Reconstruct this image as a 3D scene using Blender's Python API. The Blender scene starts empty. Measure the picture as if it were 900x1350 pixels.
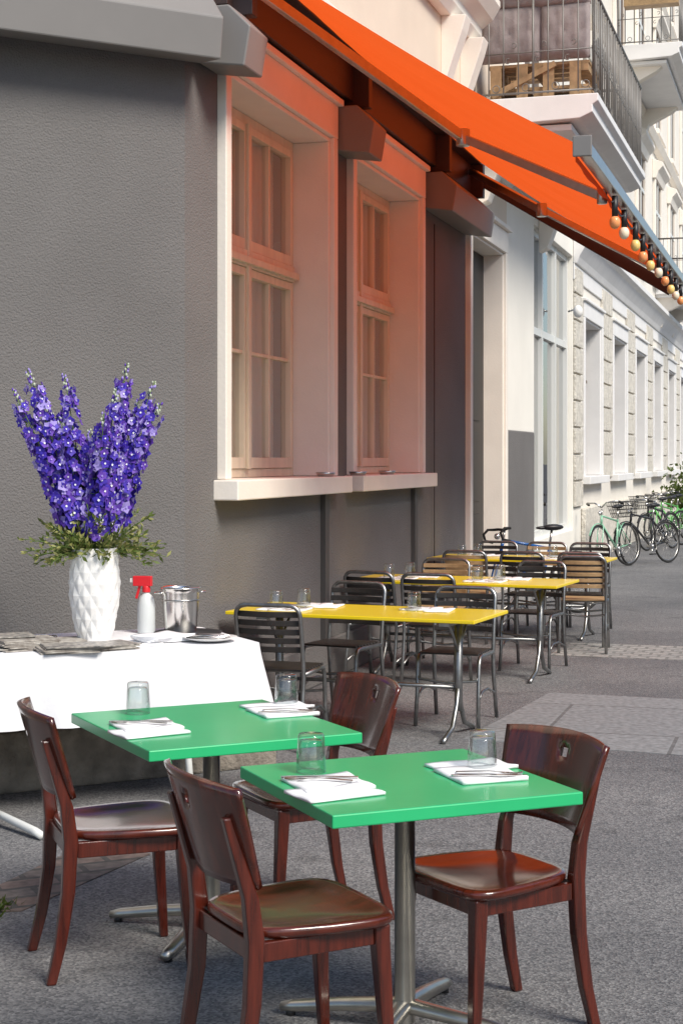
import bpy,bmesh,math,random
from mathutils import Vector,Matrix
random.seed(7)
sc=bpy.context.scene
R=math.radians
# ---------------------------------------------------------------- materials
MATS={}
def M(name,col,rough=.5,metal=0,var=0.0,vscale=4,bump=0,bscale=60,coat=0,trans=0,detail=6,col2=None,spec=.5,stretch=None,bdist=.01,transl=0):
    if name in MATS: return name
    m=bpy.data.materials.new(name); m.use_nodes=True; nt=m.node_tree; N=nt.nodes; L=nt.links
    p=N['Principled BSDF']; p.inputs['Base Color'].default_value=(*col,1)
    p.inputs['Roughness'].default_value=rough; p.inputs['Metallic'].default_value=metal
    p.inputs['Coat Weight'].default_value=coat; p.inputs['Coat Roughness'].default_value=.12
    p.inputs['Transmission Weight'].default_value=trans
    p.inputs['Specular IOR Level'].default_value=spec
    if var or bump:
        tc=N.new('ShaderNodeTexCoord'); src=tc.outputs['Object']
        if stretch:
            mp=N.new('ShaderNodeMapping'); mp.inputs['Scale'].default_value=stretch
            L.new(src,mp.inputs['Vector']); src=mp.outputs['Vector']
    if var:
        n=N.new('ShaderNodeTexNoise'); n.inputs['Scale'].default_value=vscale; n.inputs['Detail'].default_value=detail
        L.new(src,n.inputs['Vector'])
        r=N.new('ShaderNodeValToRGB'); r.color_ramp.elements[0].position=.3; r.color_ramp.elements[1].position=.7
        c2=col2 or tuple(c*(1-var) for c in col)
        r.color_ramp.elements[0].color=(*c2,1); r.color_ramp.elements[1].color=(*col,1)
        L.new(n.outputs['Fac'],r.inputs['Fac']); L.new(r.outputs['Color'],p.inputs['Base Color'])
    if bump:
        n=N.new('ShaderNodeTexNoise'); n.inputs['Scale'].default_value=bscale; n.inputs['Detail'].default_value=4
        L.new(src,n.inputs['Vector'])
        b=N.new('ShaderNodeBump'); b.inputs['Strength'].default_value=bump; b.inputs['Distance'].default_value=bdist
        L.new(n.outputs['Fac'],b.inputs['Height']); L.new(b.outputs['Normal'],p.inputs['Normal'])
    if transl:
        t=N.new('ShaderNodeBsdfTranslucent'); t.inputs['Color'].default_value=(*col,1)
        mx=N.new('ShaderNodeMixShader'); mx.inputs['Fac'].default_value=transl
        out=[x for x in N if x.type=='OUTPUT_MATERIAL'][0]
        L.new(p.outputs[0],mx.inputs[1]); L.new(t.outputs[0],mx.inputs[2]); L.new(mx.outputs[0],out.inputs['Surface'])
    MATS[name]=m; return name

M('stucco_gray',(.165,.157,.153),.9,0,.16,1.3,.8,85,bdist=.012)
M('stone_plinth',(.30,.265,.22),.95,0,.55,9,.9,30,col2=(.14,.12,.10),bdist=.02)
M('beige_wall',(.74,.63,.51),.85,0,.08,1.5,.2,80)
M('white_wall',(.84,.81,.74),.85,0,.08,1.2,.3,60)
M('far_wall',(.78,.74,.67),.85,0,.1,1.2,.3,60)
M('rustic_stone',(.72,.68,.60),.9,0,.3,7,1,22,bdist=.03)
M('trim_cream',(.86,.80,.72),.6,0,.08,3,.15,50)
M('trim_white',(.80,.79,.78),.6,0,.08,3,.1,70)
M('sash_wood',(.80,.69,.52),.45,0,.16,14,.1,60,stretch=(1,1,.15))
M('sash_dark',(.12,.08,.05),.5)
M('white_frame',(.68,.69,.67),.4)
M('room_dark',(.06,.042,.03),.9)
M('room_warm',(.36,.27,.17),.9)
M('curtain',(.86,.80,.66),.9,0,.2,10,stretch=(4,4,.1))
M('door_dark',(.02,.018,.017),.5)
M('fascia_gray',(.22,.208,.20),.5,0,.1,2)
M('beam_brown',(.035,.02,.018),.5)
M('conduit',(.07,.066,.064),.6)  # dark tone for the painted shadow gaps and the thin wall conduit
M('plastic_black',(.02,.02,.022),.45)
M('steel',(.55,.54,.52),.28,1,.15,20)
M('chrome',(.80,.78,.75),.17,1)
M('galv',(.38,.385,.385),.4,1,.35,25)
M('pole_metal',(.58,.56,.51),.35,1,.2,15)
M('green_top',(.025,.46,.17),.3,0,.12,3,.06,9,coat=.25)
M('yellow_top',(.86,.64,.01),.3,0,.06,3,.03,9,coat=.25)
M('mahog',(.12,.019,.008),.22,0,.7,9,.06,40,coat=.7,stretch=(6,1,1.0))
M('mahog_v',(.10,.015,.007),.25,0,.65,9,.06,40,coat=.6,stretch=(6,6,.6))
M('slat_black',(.028,.024,.022),.42,0,.3,20)
M('slat_wood',(.46,.30,.15),.5,0,.35,10,stretch=(1,8,8))
M('cloth_white',(.76,.76,.78),.9,0,0,1,.2,6,bdist=.04)
M('napkin',(.82,.82,.83),.85,0,0,1,.1,30)
M('ceramic_white',(.80,.79,.77),.35)
M('paper',(.5,.47,.42),.6,0,.6,26,col2=(.16,.13,.11))
M('paper_dark',(.09,.09,.095),.35,0,.8,40,col2=(.5,.46,.4))
M('red_plastic',(.65,.02,.03),.35)
M('bottle_plastic',(.6,.63,.64),.3)
M('petal_blue',(.09,.045,.58),.6,0,.4,60,transl=.25)
M('petal_violet',(.20,.085,.60),.6,0,.4,60,transl=.25)
M('petal_deep',(.035,.018,.38),.6,transl=.25)
M('petal_light',(.42,.34,.76),.6,transl=.25)
M('bud_pale',(.45,.5,.38),.6)
M('stem_green',(.10,.17,.03),.6)
M('leaf_green',(.12,.17,.03),.55,0,.5,30,transl=.25)
M('leaf_olive',(.30,.30,.10),.6,transl=.2)
M('cushion',(.34,.29,.285),.95,0,.2,12,.3,60)
M('pallet_wood',(.50,.32,.17),.8,0,.4,12,.2,40)
M('rail_iron',(.20,.19,.18),.5,.3)
M('tyre',(.015,.015,.015),.8)
M('paint_blue',(.01,.10,.35),.3,coat=.4)
M('paint_green',(.12,.45,.10),.3,coat=.4)
M('paint_black',(.015,.015,.018),.3,coat=.4)
M('paint_mint',(.25,.5,.35),.3,coat=.4)
M('bulb_yellow',(.85,.62,.22),.2)
M('bulb_orange',(.85,.36,.14),.2)
M('bulb_white',(.85,.76,.58),.2)
M('kerb',(.32,.31,.3),.85,0,.3,12,.4,50)
M('road',(.08,.08,.082),.9,0,.2,6,.6,160)
M('opp_wall',(.72,.66,.56),.85,0,.1,1,.2,50)
M('roof',(.12,.06,.045),.8)
M('awning',(.88,.12,.018),.8,0,.1,1.2,.1,300,transl=.5)

def glassmat():
    def mk(name,tint,base,power,rough,bump):
        m=bpy.data.materials.new(name); m.use_nodes=True; nt=m.node_tree; N=nt.nodes; L=nt.links
        N.remove(N['Principled BSDF']); out=[x for x in N if x.type=='OUTPUT_MATERIAL'][0]
        t=N.new('ShaderNodeBsdfTransparent'); g=N.new('ShaderNodeBsdfGlossy'); g.inputs['Roughness'].default_value=rough
        t.inputs['Color'].default_value=(*tint,1)
        f=N.new('ShaderNodeLayerWeight'); f.inputs['Blend'].default_value=.5
        p=N.new('ShaderNodeMath'); p.operation='POWER'; p.inputs[1].default_value=power; L.new(f.outputs['Facing'],p.inputs[0])
        a=N.new('ShaderNodeMath'); a.operation='MULTIPLY_ADD'; a.inputs[1].default_value=1-base; a.inputs[2].default_value=base; L.new(p.outputs[0],a.inputs[0])
        if bump:
            tc=N.new('ShaderNodeTexCoord'); n=N.new('ShaderNodeTexNoise'); n.inputs['Scale'].default_value=1.7; L.new(tc.outputs['Object'],n.inputs['Vector'])
            b=N.new('ShaderNodeBump'); b.inputs['Strength'].default_value=bump; b.inputs['Distance'].default_value=.05
            L.new(n.outputs['Fac'],b.inputs['Height']); L.new(b.outputs['Normal'],g.inputs['Normal'])
        mx=N.new('ShaderNodeMixShader'); L.new(a.outputs[0],mx.inputs['Fac']); L.new(t.outputs[0],mx.inputs[1]); L.new(g.outputs[0],mx.inputs[2])
        L.new(mx.outputs[0],out.inputs['Surface']); return m
    MATS['wglass']=mk('window_glass',(.9,.92,.9),.2,2.0,.01,.06)
    MATS['glass']=mk('tumbler_glass',(.93,.95,.95),.08,2.6,.03,0)
glassmat()

def asphalt():
    m=bpy.data.materials.new('asphalt'); m.use_nodes=True; nt=m.node_tree; N=nt.nodes; L=nt.links
    p=N['Principled BSDF']; p.inputs['Roughness'].default_value=.82
    tc=N.new('ShaderNodeTexCoord'); o=tc.outputs['Object']
    def noise(s,d=6):
        n=N.new('ShaderNodeTexNoise'); n.inputs['Scale'].default_value=s; n.inputs['Detail'].default_value=d; L.new(o,n.inputs['Vector']); return n.outputs['Fac']
    def ramp(f,p0,c0,p1,c1):
        r=N.new('ShaderNodeValToRGB'); e=r.color_ramp.elements; e[0].position=p0; e[1].position=p1; e[0].color=(*c0,1); e[1].color=(*c1,1); L.new(f,r.inputs['Fac']); return r.outputs['Color']
    big=ramp(noise(.7,8),.35,(.125,.127,.133),.68,(.19,.19,.192))
    v=N.new('ShaderNodeTexVoronoi'); v.inputs['Scale'].default_value=110; L.new(o,v.inputs['Vector'])
    sp=ramp(v.outputs['Color'],.2,(.45,.45,.47),.95,(1.7,1.65,1.6))
    mul=N.new('ShaderNodeMix'); mul.data_type='RGBA'; mul.blend_type='MULTIPLY'; mul.inputs['Factor'].default_value=.85
    L.new(big,mul.inputs[6]); L.new(sp,mul.inputs[7])
    st=ramp(noise(3.5,10),.28,(.6,.6,.6),.42,(1,1,1))
    mul2=N.new('ShaderNodeMix'); mul2.data_type='RGBA'; mul2.blend_type='MULTIPLY'; mul2.inputs['Factor'].default_value=.8
    L.new(mul.outputs[2],mul2.inputs[6]); L.new(st,mul2.inputs[7])
    L.new(mul2.outputs[2],p.inputs['Base Color'])
    b=N.new('ShaderNodeBump'); b.inputs['Strength'].default_value=.7; b.inputs['Distance'].default_value=.006
    L.new(v.outputs['Distance'],b.inputs['Height']); L.new(b.outputs['Normal'],p.inputs['Normal'])
    MATS['asphalt']=m
asphalt()
def paving(name,c1,c2,mort,bw,bh,ang,msize=.012,bump=.5):
    m=bpy.data.materials.new(name); m.use_nodes=True; nt=m.node_tree; N=nt.nodes; L=nt.links
    p=N['Principled BSDF']; p.inputs['Roughness'].default_value=.85
    tc=N.new('ShaderNodeTexCoord'); mp=N.new('ShaderNodeMapping'); mp.inputs['Rotation'].default_value=(0,0,ang); L.new(tc.outputs['Object'],mp.inputs['Vector'])
    br=N.new('ShaderNodeTexBrick'); br.inputs['Scale'].default_value=1; br.inputs['Brick Width'].default_value=bw; br.inputs['Row Height'].default_value=bh
    br.inputs['Mortar Size'].default_value=msize; br.inputs['Color1'].default_value=(*c1,1); br.inputs['Color2'].default_value=(*c2,1); br.inputs['Mortar'].default_value=(*mort,1)
    L.new(mp.outputs[0],br.inputs['Vector'])
    n=N.new('ShaderNodeTexNoise'); n.inputs['Scale'].default_value=25; n.inputs['Detail'].default_value=8; L.new(tc.outputs['Object'],n.inputs['Vector'])
    r=N.new('ShaderNodeValToRGB'); r.color_ramp.elements[0].color=(.6,.6,.6,1); r.color_ramp.elements[0].position=.3; r.color_ramp.elements[1].position=.7; r.color_ramp.elements[1].color=(1.15,1.15,1.15,1); L.new(n.outputs['Fac'],r.inputs['Fac'])
    mul=N.new('ShaderNodeMix'); mul.data_type='RGBA'; mul.blend_type='MULTIPLY'; mul.inputs['Factor'].default_value=1
    L.new(br.outputs['Color'],mul.inputs[6]); L.new(r.outputs['Color'],mul.inputs[7]); L.new(mul.outputs[2],p.inputs['Base Color'])
    b=N.new('ShaderNodeBump'); b.invert=True; b.inputs['Strength'].default_value=bump; b.inputs['Distance'].default_value=.008; L.new(br.outputs['Fac'],b.inputs['Height']); L.new(b.outputs['Normal'],p.inputs['Normal'])
    MATS[name]=m
paving('slab_paving',(.25,.255,.26),(.225,.23,.235),(.14,.14,.14),1.6,1.1,R(16.5),.012)
paving('cobbles',(.36,.35,.33),(.30,.30,.29),(.2,.2,.19),.16,.14,R(16.5),.014,.8)
paving('brick_paving',(.17,.12,.10),(.13,.11,.10),(.07,.065,.06),.26,.13,R(-25),.014)

# ---------------------------------------------------------------- mesh builder
class MB:
    def __init__(s,T=None): s.v=[];s.f=[];s.m=[];s.sm=[];s.names=[];s.T=T
    def add(s,vs,fs,mat,smooth=False):
        o=len(s.v)
        if mat not in s.names: s.names.append(mat)
        i=s.names.index(mat)
        for v in vs: s.v.append(tuple(s.T(*v)) if s.T else tuple(v))
        for f in fs: s.f.append([o+k for k in f]); s.m.append(i); s.sm.append(smooth)
    BF=[(0,3,2,1),(4,5,6,7),(0,1,5,4),(1,2,6,5),(2,3,7,6),(3,0,4,7)]
    def box(s,x0,x1,y0,y1,z0,z1,mat):
        s.add([(x0,y0,z0),(x1,y0,z0),(x1,y1,z0),(x0,y1,z0),(x0,y0,z1),(x1,y0,z1),(x1,y1,z1),(x0,y1,z1)],s.BF,mat)
    def obox(s,c,d,rot,mat):
        m=Matrix.Rotation(rot[2],3,'Z')@Matrix.Rotation(rot[1],3,'Y')@Matrix.Rotation(rot[0],3,'X'); c=Vector(c); vs=[]
        for z in(-1,1):
            for x,y in((-1,-1),(1,-1),(1,1),(-1,1)): vs.append(c+m@Vector((x*d[0]/2,y*d[1]/2,z*d[2]/2)))
        s.add(vs,s.BF,mat)
    def beam(s,a,b,w,h,mat):
        a=Vector(a);b=Vector(b);d=(b-a).normalized(); up=Vector((0,0,1)) if abs(d.z)<.95 else Vector((0,1,0))
        x=d.cross(up).normalized(); y=x.cross(d)
        vs=[p+x*i*w/2+y*j*h/2 for p in(a,b) for i,j in((-1,-1),(1,-1),(1,1),(-1,1))]
        s.add(vs,s.BF,mat)
    def tube(s,pts,r,mat,seg=8,closed=False,flat=1.0):
        P=[Vector(p) for p in pts]; n=len(P); rs=r if isinstance(r,(list,tuple)) else [r]*n
        vs=[];prev=None
        for i,p in enumerate(P):
            if closed: d=P[(i+1)%n]-P[i-1]
            else: d=P[min(i+1,n-1)]-P[max(i-1,0)]
            d.normalize()
            if prev is None:
                up=Vector((0,0,1)) if abs(d.z)<.9 else Vector((1,0,0)); x=d.cross(up).normalized()
            else:
                x=(prev-d*prev.dot(d)).normalized()
            prev=x; y=d.cross(x)
            for k in range(seg):
                a=2*math.pi*k/seg; vs.append(p+x*math.cos(a)*rs[i]+y*math.sin(a)*rs[i]*flat)
        fs=[]
        for i in range(n if closed else n-1):
            j=(i+1)%n
            for k in range(seg): fs.append((i*seg+k,i*seg+(k+1)%seg,j*seg+(k+1)%seg,j*seg+k))
        if not closed: fs.append(tuple(range(seg-1,-1,-1))); fs.append(tuple((n-1)*seg+k for k in range(seg)))
        s.add(vs,fs,mat,True)
    def lathe(s,prof,mat,seg=24,c=(0,0,0),smooth=True):
        vs=[(c[0]+r*math.cos(2*math.pi*k/seg),c[1]+r*math.sin(2*math.pi*k/seg),c[2]+z) for r,z in prof for k in range(seg)]
        fs=[(i*seg+k,i*seg+(k+1)%seg,(i+1)*seg+(k+1)%seg,(i+1)*seg+k) for i in range(len(prof)-1) for k in range(seg)]
        s.add(vs,fs,mat,smooth)
    def loft(s,secs,mat,smooth=False):
        vs=[]
        for cx,cy,z,sx,sy in secs:
            for i,j in((-1,-1),(1,-1),(1,1),(-1,1)): vs.append((cx+i*sx/2,cy+j*sy/2,z))
        n=len(secs); fs=[(0,3,2,1),tuple(4*(n-1)+k for k in range(4))]
        for i in range(n-1):
            for k in range(4): fs.append((4*i+k,4*i+(k+1)%4,4*i+4+(k+1)%4,4*i+4+k))
        s.add(vs,fs,mat,smooth)
    def prism(s,poly,z0,z1,mat):
        n=len(poly); vs=[(x,y,z0) for x,y in poly]+[(x,y,z1) for x,y in poly]
        fs=[tuple(range(n-1,-1,-1)),tuple(range(n,2*n))]+[(k,(k+1)%n,n+(k+1)%n,n+k) for k in range(n)]
        s.add(vs,fs,mat)
    def sec(s,prof,s0,s1,mat):
        n=len(prof); vs=[(s0,w,z) for w,z in prof]+[(s1,w,z) for w,z in prof]
        fs=[tuple(range(n-1,-1,-1)),tuple(range(n,2*n))]+[(k,(k+1)%n,n+(k+1)%n,n+k) for k in range(n)]
        s.add(vs,fs,mat)
    def sphere(s,c,r,mat,seg=12,rings=8,sc=(1,1,1)):
        vs=[];fs=[]
        for i in range(rings+1):
            a=math.pi*i/rings
            for k in range(seg):
                b=2*math.pi*k/seg; vs.append((c[0]+r*sc[0]*math.sin(a)*math.cos(b),c[1]+r*sc[1]*math.sin(a)*math.sin(b),c[2]+r*sc[2]*math.cos(a)))
        for i in range(rings):
            for k in range(seg): fs.append((i*seg+k,(i+1)*seg+k,(i+1)*seg+(k+1)%seg,i*seg+(k+1)%seg))
        s.add(vs,fs,mat,True)
    def mesh(s,name,fix=True):
        me=bpy.data.meshes.new(name); me.from_pydata(s.v,[],s.f); 
        for n in s.names: me.materials.append(MATS[n])
        me.polygons.foreach_set('material_index',s.m); me.polygons.foreach_set('use_smooth',s.sm)
        if fix:
            bm=bmesh.new(); bm.from_mesh(me); bmesh.ops.recalc_face_normals(bm,faces=bm.faces); bm.to_mesh(me); bm.free()
        me.update(); return me
def mkobj(name,me,parent=None,loc=(0,0,0),rz=0,bevel=0,solid=0,scale=1):
    o=bpy.data.objects.new(name,me); sc.collection.objects.link(o); o.location=loc; o.rotation_euler=(0,0,rz); o.scale=(scale,)*3
    if parent: o.parent=parent
    if solid:
        m=o.modifiers.new('s','SOLIDIFY'); m.thickness=solid; m.offset=0
    if bevel:
        m=o.modifiers.new('b','BEVEL'); m.width=bevel; m.segments=2; m.limit_method='ANGLE'; m.angle_limit=R(40)
    return o
def empty(name,loc=(0,0,0),rz=0):
    e=bpy.data.objects.new(name,None); sc.collection.objects.link(e); e.location=loc; e.rotation_euler=(0,0,rz); e.empty_display_size=.1; return e
class Tmpl:
    def __init__(s,parts): s.parts=parts
    def place(s,name,loc,rz=0,scale=1,tilt=(0,0)):
        e=empty(name,loc,rz); e.scale=(scale,)*3; e.rotation_euler=(tilt[0],tilt[1],rz)
        for p in s.parts: mkobj(p[0],p[1],e,bevel=p[2],solid=p[3] if len(p)>3 else 0)
        return e

# ---------------------------------------------------------------- wall frames
B=Vector((-.791,9.95,0)); U=Vector((.2832,.9591,0)); Nn=Vector((.9591,-.2832,0))
def W(s,w,z): return B+U*s+Nn*w+Vector((0,0,z))
A=Vector((-.945,9.62,0)); D=Vector((.8697,.4936,0)); Mm=Vector((.4936,-.8697,0))
def Lw(t,w,z): return A-D*t+Mm*w+Vector((0,0,z))

# ---------------------------------------------------------------- cafe building
cafe=empty('cafe_building')
mb=MB(W)
def wallseg(s0,s1,z0,z1,mat='stucco_gray',w0=-.35,w1=0): mb.box(s0,s1,w0,w1,z0,z1,mat)
wallseg(0,.1,0,4.5); wallseg(2.45,2.99,0,4.5); wallseg(5.36,7.54,0,4.5); wallseg(9.63,9.9,0,4.5)
for a,b in((.1,2.45),(2.99,5.36)): wallseg(a,b,0,1.45); wallseg(a,b,4.38,4.5)
wallseg(7.54,9.63,4.38,4.5)
wallseg(0,9.9,4.5,13.5,'beige_wall')
mb.T=None
Ai=A-Mm*.35; Bi=B-Nn*.35
mb.prism([(A.x,A.y),(B.x,B.y),(Bi.x,Bi.y),(Ai.x,Ai.y)],0,4.5,'stucco_gray')
mb.prism([(A.x,A.y),(B.x,B.y),(Bi.x,Bi.y),(Ai.x,Ai.y)],4.5,13.5,'beige_wall')
mb.T=Lw
mb.box(0,9,-.35,0,0,4.5,'stucco_gray'); mb.box(0,9,-.35,0,4.5,13.5,'beige_wall')
mkobj('walls',mb.mesh('walls'),cafe)
mb=MB(Lw)
mb.box(-.12,7,.003,.98,0,.31,'stone_plinth')
mb.T=W
mb.box(0,7.5,.002,.03,0,.32,'stucco_gray')
mkobj('plinth',mb.mesh('plinth'),cafe,bevel=.015)

def window(tr,sa,gl,s0,s1,z1=4.43,zs=1.57,trim='trim_cream',wood='sash_wood',sill=True,zt=3.05,face=.10):
    i0=s0+face;i1=s1-face; ti=z1-.26
    for a,b in((s0,i0),(i1,s1)): tr.box(a,b,-.05,.06,zs,ti,trim)
    tr.box(s0,s1,-.05,.062,ti,z1,trim)
    tr.box(s0-.03,s1+.03,-.04,.10,z1,z1+.05,trim)
    for a,b in((i0,i0+.035),(i1-.035,i1)): tr.box(a,b,-.36,.025,zs,ti-.035,trim)
    tr.box(i0,i1,-.36,.027,ti-.035,ti-.001,trim)
    if sill:
        tr.box(s0-.06,s1+.06,-.36,.16,zs-.13,zs-.003,trim)
    a=i0+.037;b=i1-.037;zb=zs+.0;ztp=ti-.037; w0,w1=-.33,-.26
    sa.box(a,a+.06,w0,w1,zb,ztp,wood); sa.box(b-.06,b,w0,w1,zb,ztp,wood)
    sa.box(a+.06,b-.06,w0,w1,ztp-.07,ztp,wood); sa.box(a+.06,b-.06,w0,w1,zb,zb+.06,wood)
    sa.box(a+.06,b-.06,w0,w1+.03,zt,zt+.12,wood); sa.box(a+.03,b-.03,w1+.03,w1+.06,zt+.02,zt+.07,wood)
    mid=(a+b)/2
    for c,d in((a+.06,mid),(mid,b-.06)):
        for zz0,zz1 in((zb+.06,zt),(zt+.12,ztp-.07)):
            e=.055
            sa.box(c+.003,c+e,w0+.015,w1+.018,zz0+.003,zz1-.003,wood); sa.box(d-e,d-.003,w0+.015,w1+.018,zz0+.003,zz1-.003,wood)
            sa.box(c+e,d-e,w0+.015,w1+.016,zz0+.003,zz0+.08,wood); sa.box(c+e,d-e,w0+.015,w1+.016,zz1-.06,zz1-.003,wood)
            m2=(c+d)/2; sa.box(m2-.014,m2+.014,w0+.02,w1+.005,zz0+.08,zz1-.06,wood)
            if zz1<3.2: sa.box(c+e,d-e,w0+.022,w1+.003,(zz0+zz1)/2+.1,(zz0+zz1)/2+.125,wood)
    sa.box(mid-.03,mid+.03,w1+.018,w1+.04,zb+.06,ztp-.07,wood)
    gl.add([(a+.05,-.285,zb+.05),(b-.05,-.285,zb+.05),(b-.05,-.285,ztp-.05),(a+.05,-.285,ztp-.05)],[(0,1,2,3)],'wglass')
tr=MB(W);sa=MB(W);gl=MB(W);rm=MB(W)
for s0,s1 in((.05,2.5),(2.94,5.41)): window(tr,sa,gl,s0,s1)
s0,s1=7.49,9.68
for a,b in((s0,s0+.12),(s1-.12,s1)): tr.box(a,b,-.05,.06,0,4.17,'trim_cream')
tr.box(s0,s1,-.05,.062,4.17,4.43,'trim_cream'); tr.box(s0-.04,s1+.04,-.04,.11,4.43,4.48,'trim_cream')
for a,b in((s0+.12,s0+.155),(s1-.155,s1-.12)): tr.box(a,b,-.24,.025,0,4.14,'trim_cream')
tr.box(s0+.12,s1-.12,-.24,.024,4.14,4.168,'trim_cream')
sa.box(s0+.155,s1-.155,-.26,-.21,.02,4.13,'door_dark'); 
for k in range(2):
    for q in range(3):
        a=s0+.3+k*.85; sa.box(a,a+.62,-.209,-.195,.25+q*.95,1.05+q*.95,'door_dark')
tr.box(s0+.0,s1,0.06,.35,0,.14,'kerb')
tr.sec([(0.0,4.98),(.07,4.98),(.12,5.06),(.12,5.12),(0,5.16)],0,9.85,'trim_cream')
tr.sec([(0,6.15),(.1,6.15),(.16,6.25),(.16,6.33),(.28,6.42),(.36,6.55),(.36,6.62),(0,6.7)],0,7.6,'trim_cream')
for k in range(2): tr.sec([(0,5.5),(.05,5.5),(.22,6.0),(.26,6.15),(0,6.15)],6.3+k*.9,6.55+k*.9,'trim_cream')
rm.box(.15,9.5,-3.4,-3.3,0,4.4,'room_warm'); rm.box(-.3,9.6,-3.4,-.36,4.41,4.45,'room_warm'); rm.box(-.3,9.6,-3.4,-.36,.0,.03,'room_warm')
rm.box(-.35,-.3,-3.4,-.5,0,4.4,'room_warm'); rm.box(9.6,9.65,-3.4,-.36,0,4.4,'room_dark')
for a,b in((.2,.5),(.98,1.18),(1.3,2.3),(3.05,3.35),(3.85,4.05),(4.2,5.2)):
    n=int((b-a)*34); vs=[]
    for k in range(n+1):
        x=a+(b-a)*k/n; w=-.40+.022*math.sin(k*1.9)
        vs+=[(x,w,1.6),(x,w,4.1)]
    rm.add(vs,[(2*k,2*k+2,2*k+3,2*k+1) for k in range(n)],'curtain',True)
mkobj('window_surrounds',tr.mesh('surr'),cafe,bevel=.008)
mkobj('window_sashes',sa.mesh('sash'),cafe,bevel=.004)
mkobj('window_glass',gl.mesh('wg'),cafe); mkobj('interior',rm.mesh('room'),cafe)
fb=MB(Lw)
P=[(.003,4.10),(.003,4.44),(.2,4.44),(.34,4.30),(.30,4.06)]
P2=[(w+.004,z+.004) for w,z in P]
fb.sec(P,-.10,8.5,'fascia_gray')
fb.T=W
fb.sec(P2,-.30,.03,'fascia_gray'); fb.sec(P,2.53,2.91,'fascia_gray'); fb.sec(P,5.5,7.42,'fascia_gray')
mkobj('fascia_light_boxes',fb.mesh('fascia'),cafe,bevel=.01)
cd=MB(W)
for s in(2.28,5.12): cd.box(s-.05,s+.05,.001,.04,.32,1.435,'conduit')  # dark strips below the sills, painting in the shade of narrow gaps
cd.tube([(5.9,.03,4.0),(5.9,.03,1.2),(5.9,.03,.35)],.006,'conduit',6)
mkobj('gap_shades_and_conduit',cd.mesh('gap_shades_and_conduit'),cafe)
at=MB(); at.lathe([(0,.0),(.06,0),(.075,.03),(.068,.032),(.055,.012),(0,.01)],'steel',20)
atm=at.mesh('ashtray')
for s,w in((2.2,.05),(2.98,.08),(3.9,.08)): mkobj('ashtray',atm,None,W(s,w,1.568))

# ---------------------------------------------------------------- apartment building further down
apt=empty('apartment_building')
mb=MB(W)
def seg(a,b,z0,z1,mat,w0=-.35,w1=0): mb.box(a,b,w0,w1,z0,z1,mat)
seg(9.9,11.9,0,2.05,'stucco_gray',w1=.004)
seg(9.9,11.9,2.05,5.1,'white_wall'); seg(11.9,15.5,0,.6,'white_wall'); seg(11.9,15.5,4.85,5.1,'white_wall'); seg(15.5,16.4,0,5.1,'white_wall')
starts=[16.4+3.9*k for k in range(9)]
for k,s0 in enumerate(starts):
    s1=s0+2.45; nxt=starts[k+1] if k+1<len(starts) else s0+3.9
    seg(s0+.05,s1-.05,0,1.3,'far_wall'); seg(s0+.05,s1-.05,4.3,5.1,'far_wall'); seg(s1-.05,nxt+.05,0,5.1,'far_wall')
    for q in range(9):
        z=.95+q*.42
        a,b=s1+.02,nxt-.02
        mb.box(a,b,.002,.045,z,z+.39,'rustic_stone') if z>1.3 else None
    mb.box(s1-.0,nxt-.0,.002,.08,0,.9,'rustic_stone'); mb.box(s0,s1,.002,.079,0,.9,'rustic_stone')
for q in range(9): mb.box(15.52,16.36,.002,.045,.95+q*.42,1.34+q*.42,'rustic_stone')
end=starts[-1]+3.9
seg(9.9,end,5.1,18,'far_wall')
mkobj('walls',mb.mesh('aw'),apt,bevel=.01)
tr=MB(W);sa=MB(W);gl=MB(W);rm=MB(W)
for s0 in starts: window(tr,sa,gl,s0,s0+2.45,z1=4.25,zs=1.42,trim='trim_white',wood='sash_dark',zt=3.0,face=.16)
tr.sec([(.003,4.75),(.06,4.75),(.1,4.85),(.22,5.05),(.30,5.10),(.30,5.2),(0.003,5.28)],15.5,end,'trim_white')
tr.box(15.5,end,.002,.03,4.5,4.75,'trim_white')
for z0 in(5.9,9.4,12.9):
    for s0 in [10.6]+[x+.3 for x in starts]:
        s1=s0+1.75
        for a,b in((s0,s0+.18),(s1-.18,s1)): tr.box(a,b,.002,.07,z0,z0+2.35,'trim_cream')
        tr.sec([(.002,z0+2.35),(.09,z0+2.35),(.14,z0+2.5),(.25,z0+2.62),(.25,z0+2.7),(.002,z0+2.8)],s0-.1,s1+.1,'trim_cream')
        tr.box(s0-.1,s1+.1,.002,.16,z0-.12,z0-.001,'trim_cream')
        sa.box(s0+.18,s1-.18,.004,.02,z0,z0+2.35,'sash_dark')
        sa.box((s0+s1)/2-.04,(s0+s1)/2+.04,.02,.05,z0,z0+2.349,'white_frame'); sa.box(s0+.18,s1-.18,.02,.045,z0+1.6,z0+1.68,'white_frame')
    tr.sec([(.002,z0+3.0),(.12,z0+3.05),(.2,z0+3.2),(.002,z0+3.25)],9.9,end,'trim_cream')
fr='white_frame'
for a in(11.9,13.05,14.25,15.4): sa.box(a,a+.09,-.2,-.08,.6,4.85,fr)
for z in(.6,3.42,4.77): sa.box(11.99,15.41,-.19,-.09,z,z+.1,fr)
gl.add([(11.9,-.14,.6),(15.5,-.14,.6),(15.5,-.14,4.85),(11.9,-.14,4.85)],[(0,1,2,3)],'wglass')
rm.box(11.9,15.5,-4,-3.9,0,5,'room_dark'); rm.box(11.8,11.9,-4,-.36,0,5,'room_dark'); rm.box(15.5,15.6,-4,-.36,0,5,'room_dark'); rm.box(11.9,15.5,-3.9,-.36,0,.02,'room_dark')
rm.box(16,end,-1.6,-1.5,0,5,'room_dark')
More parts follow.
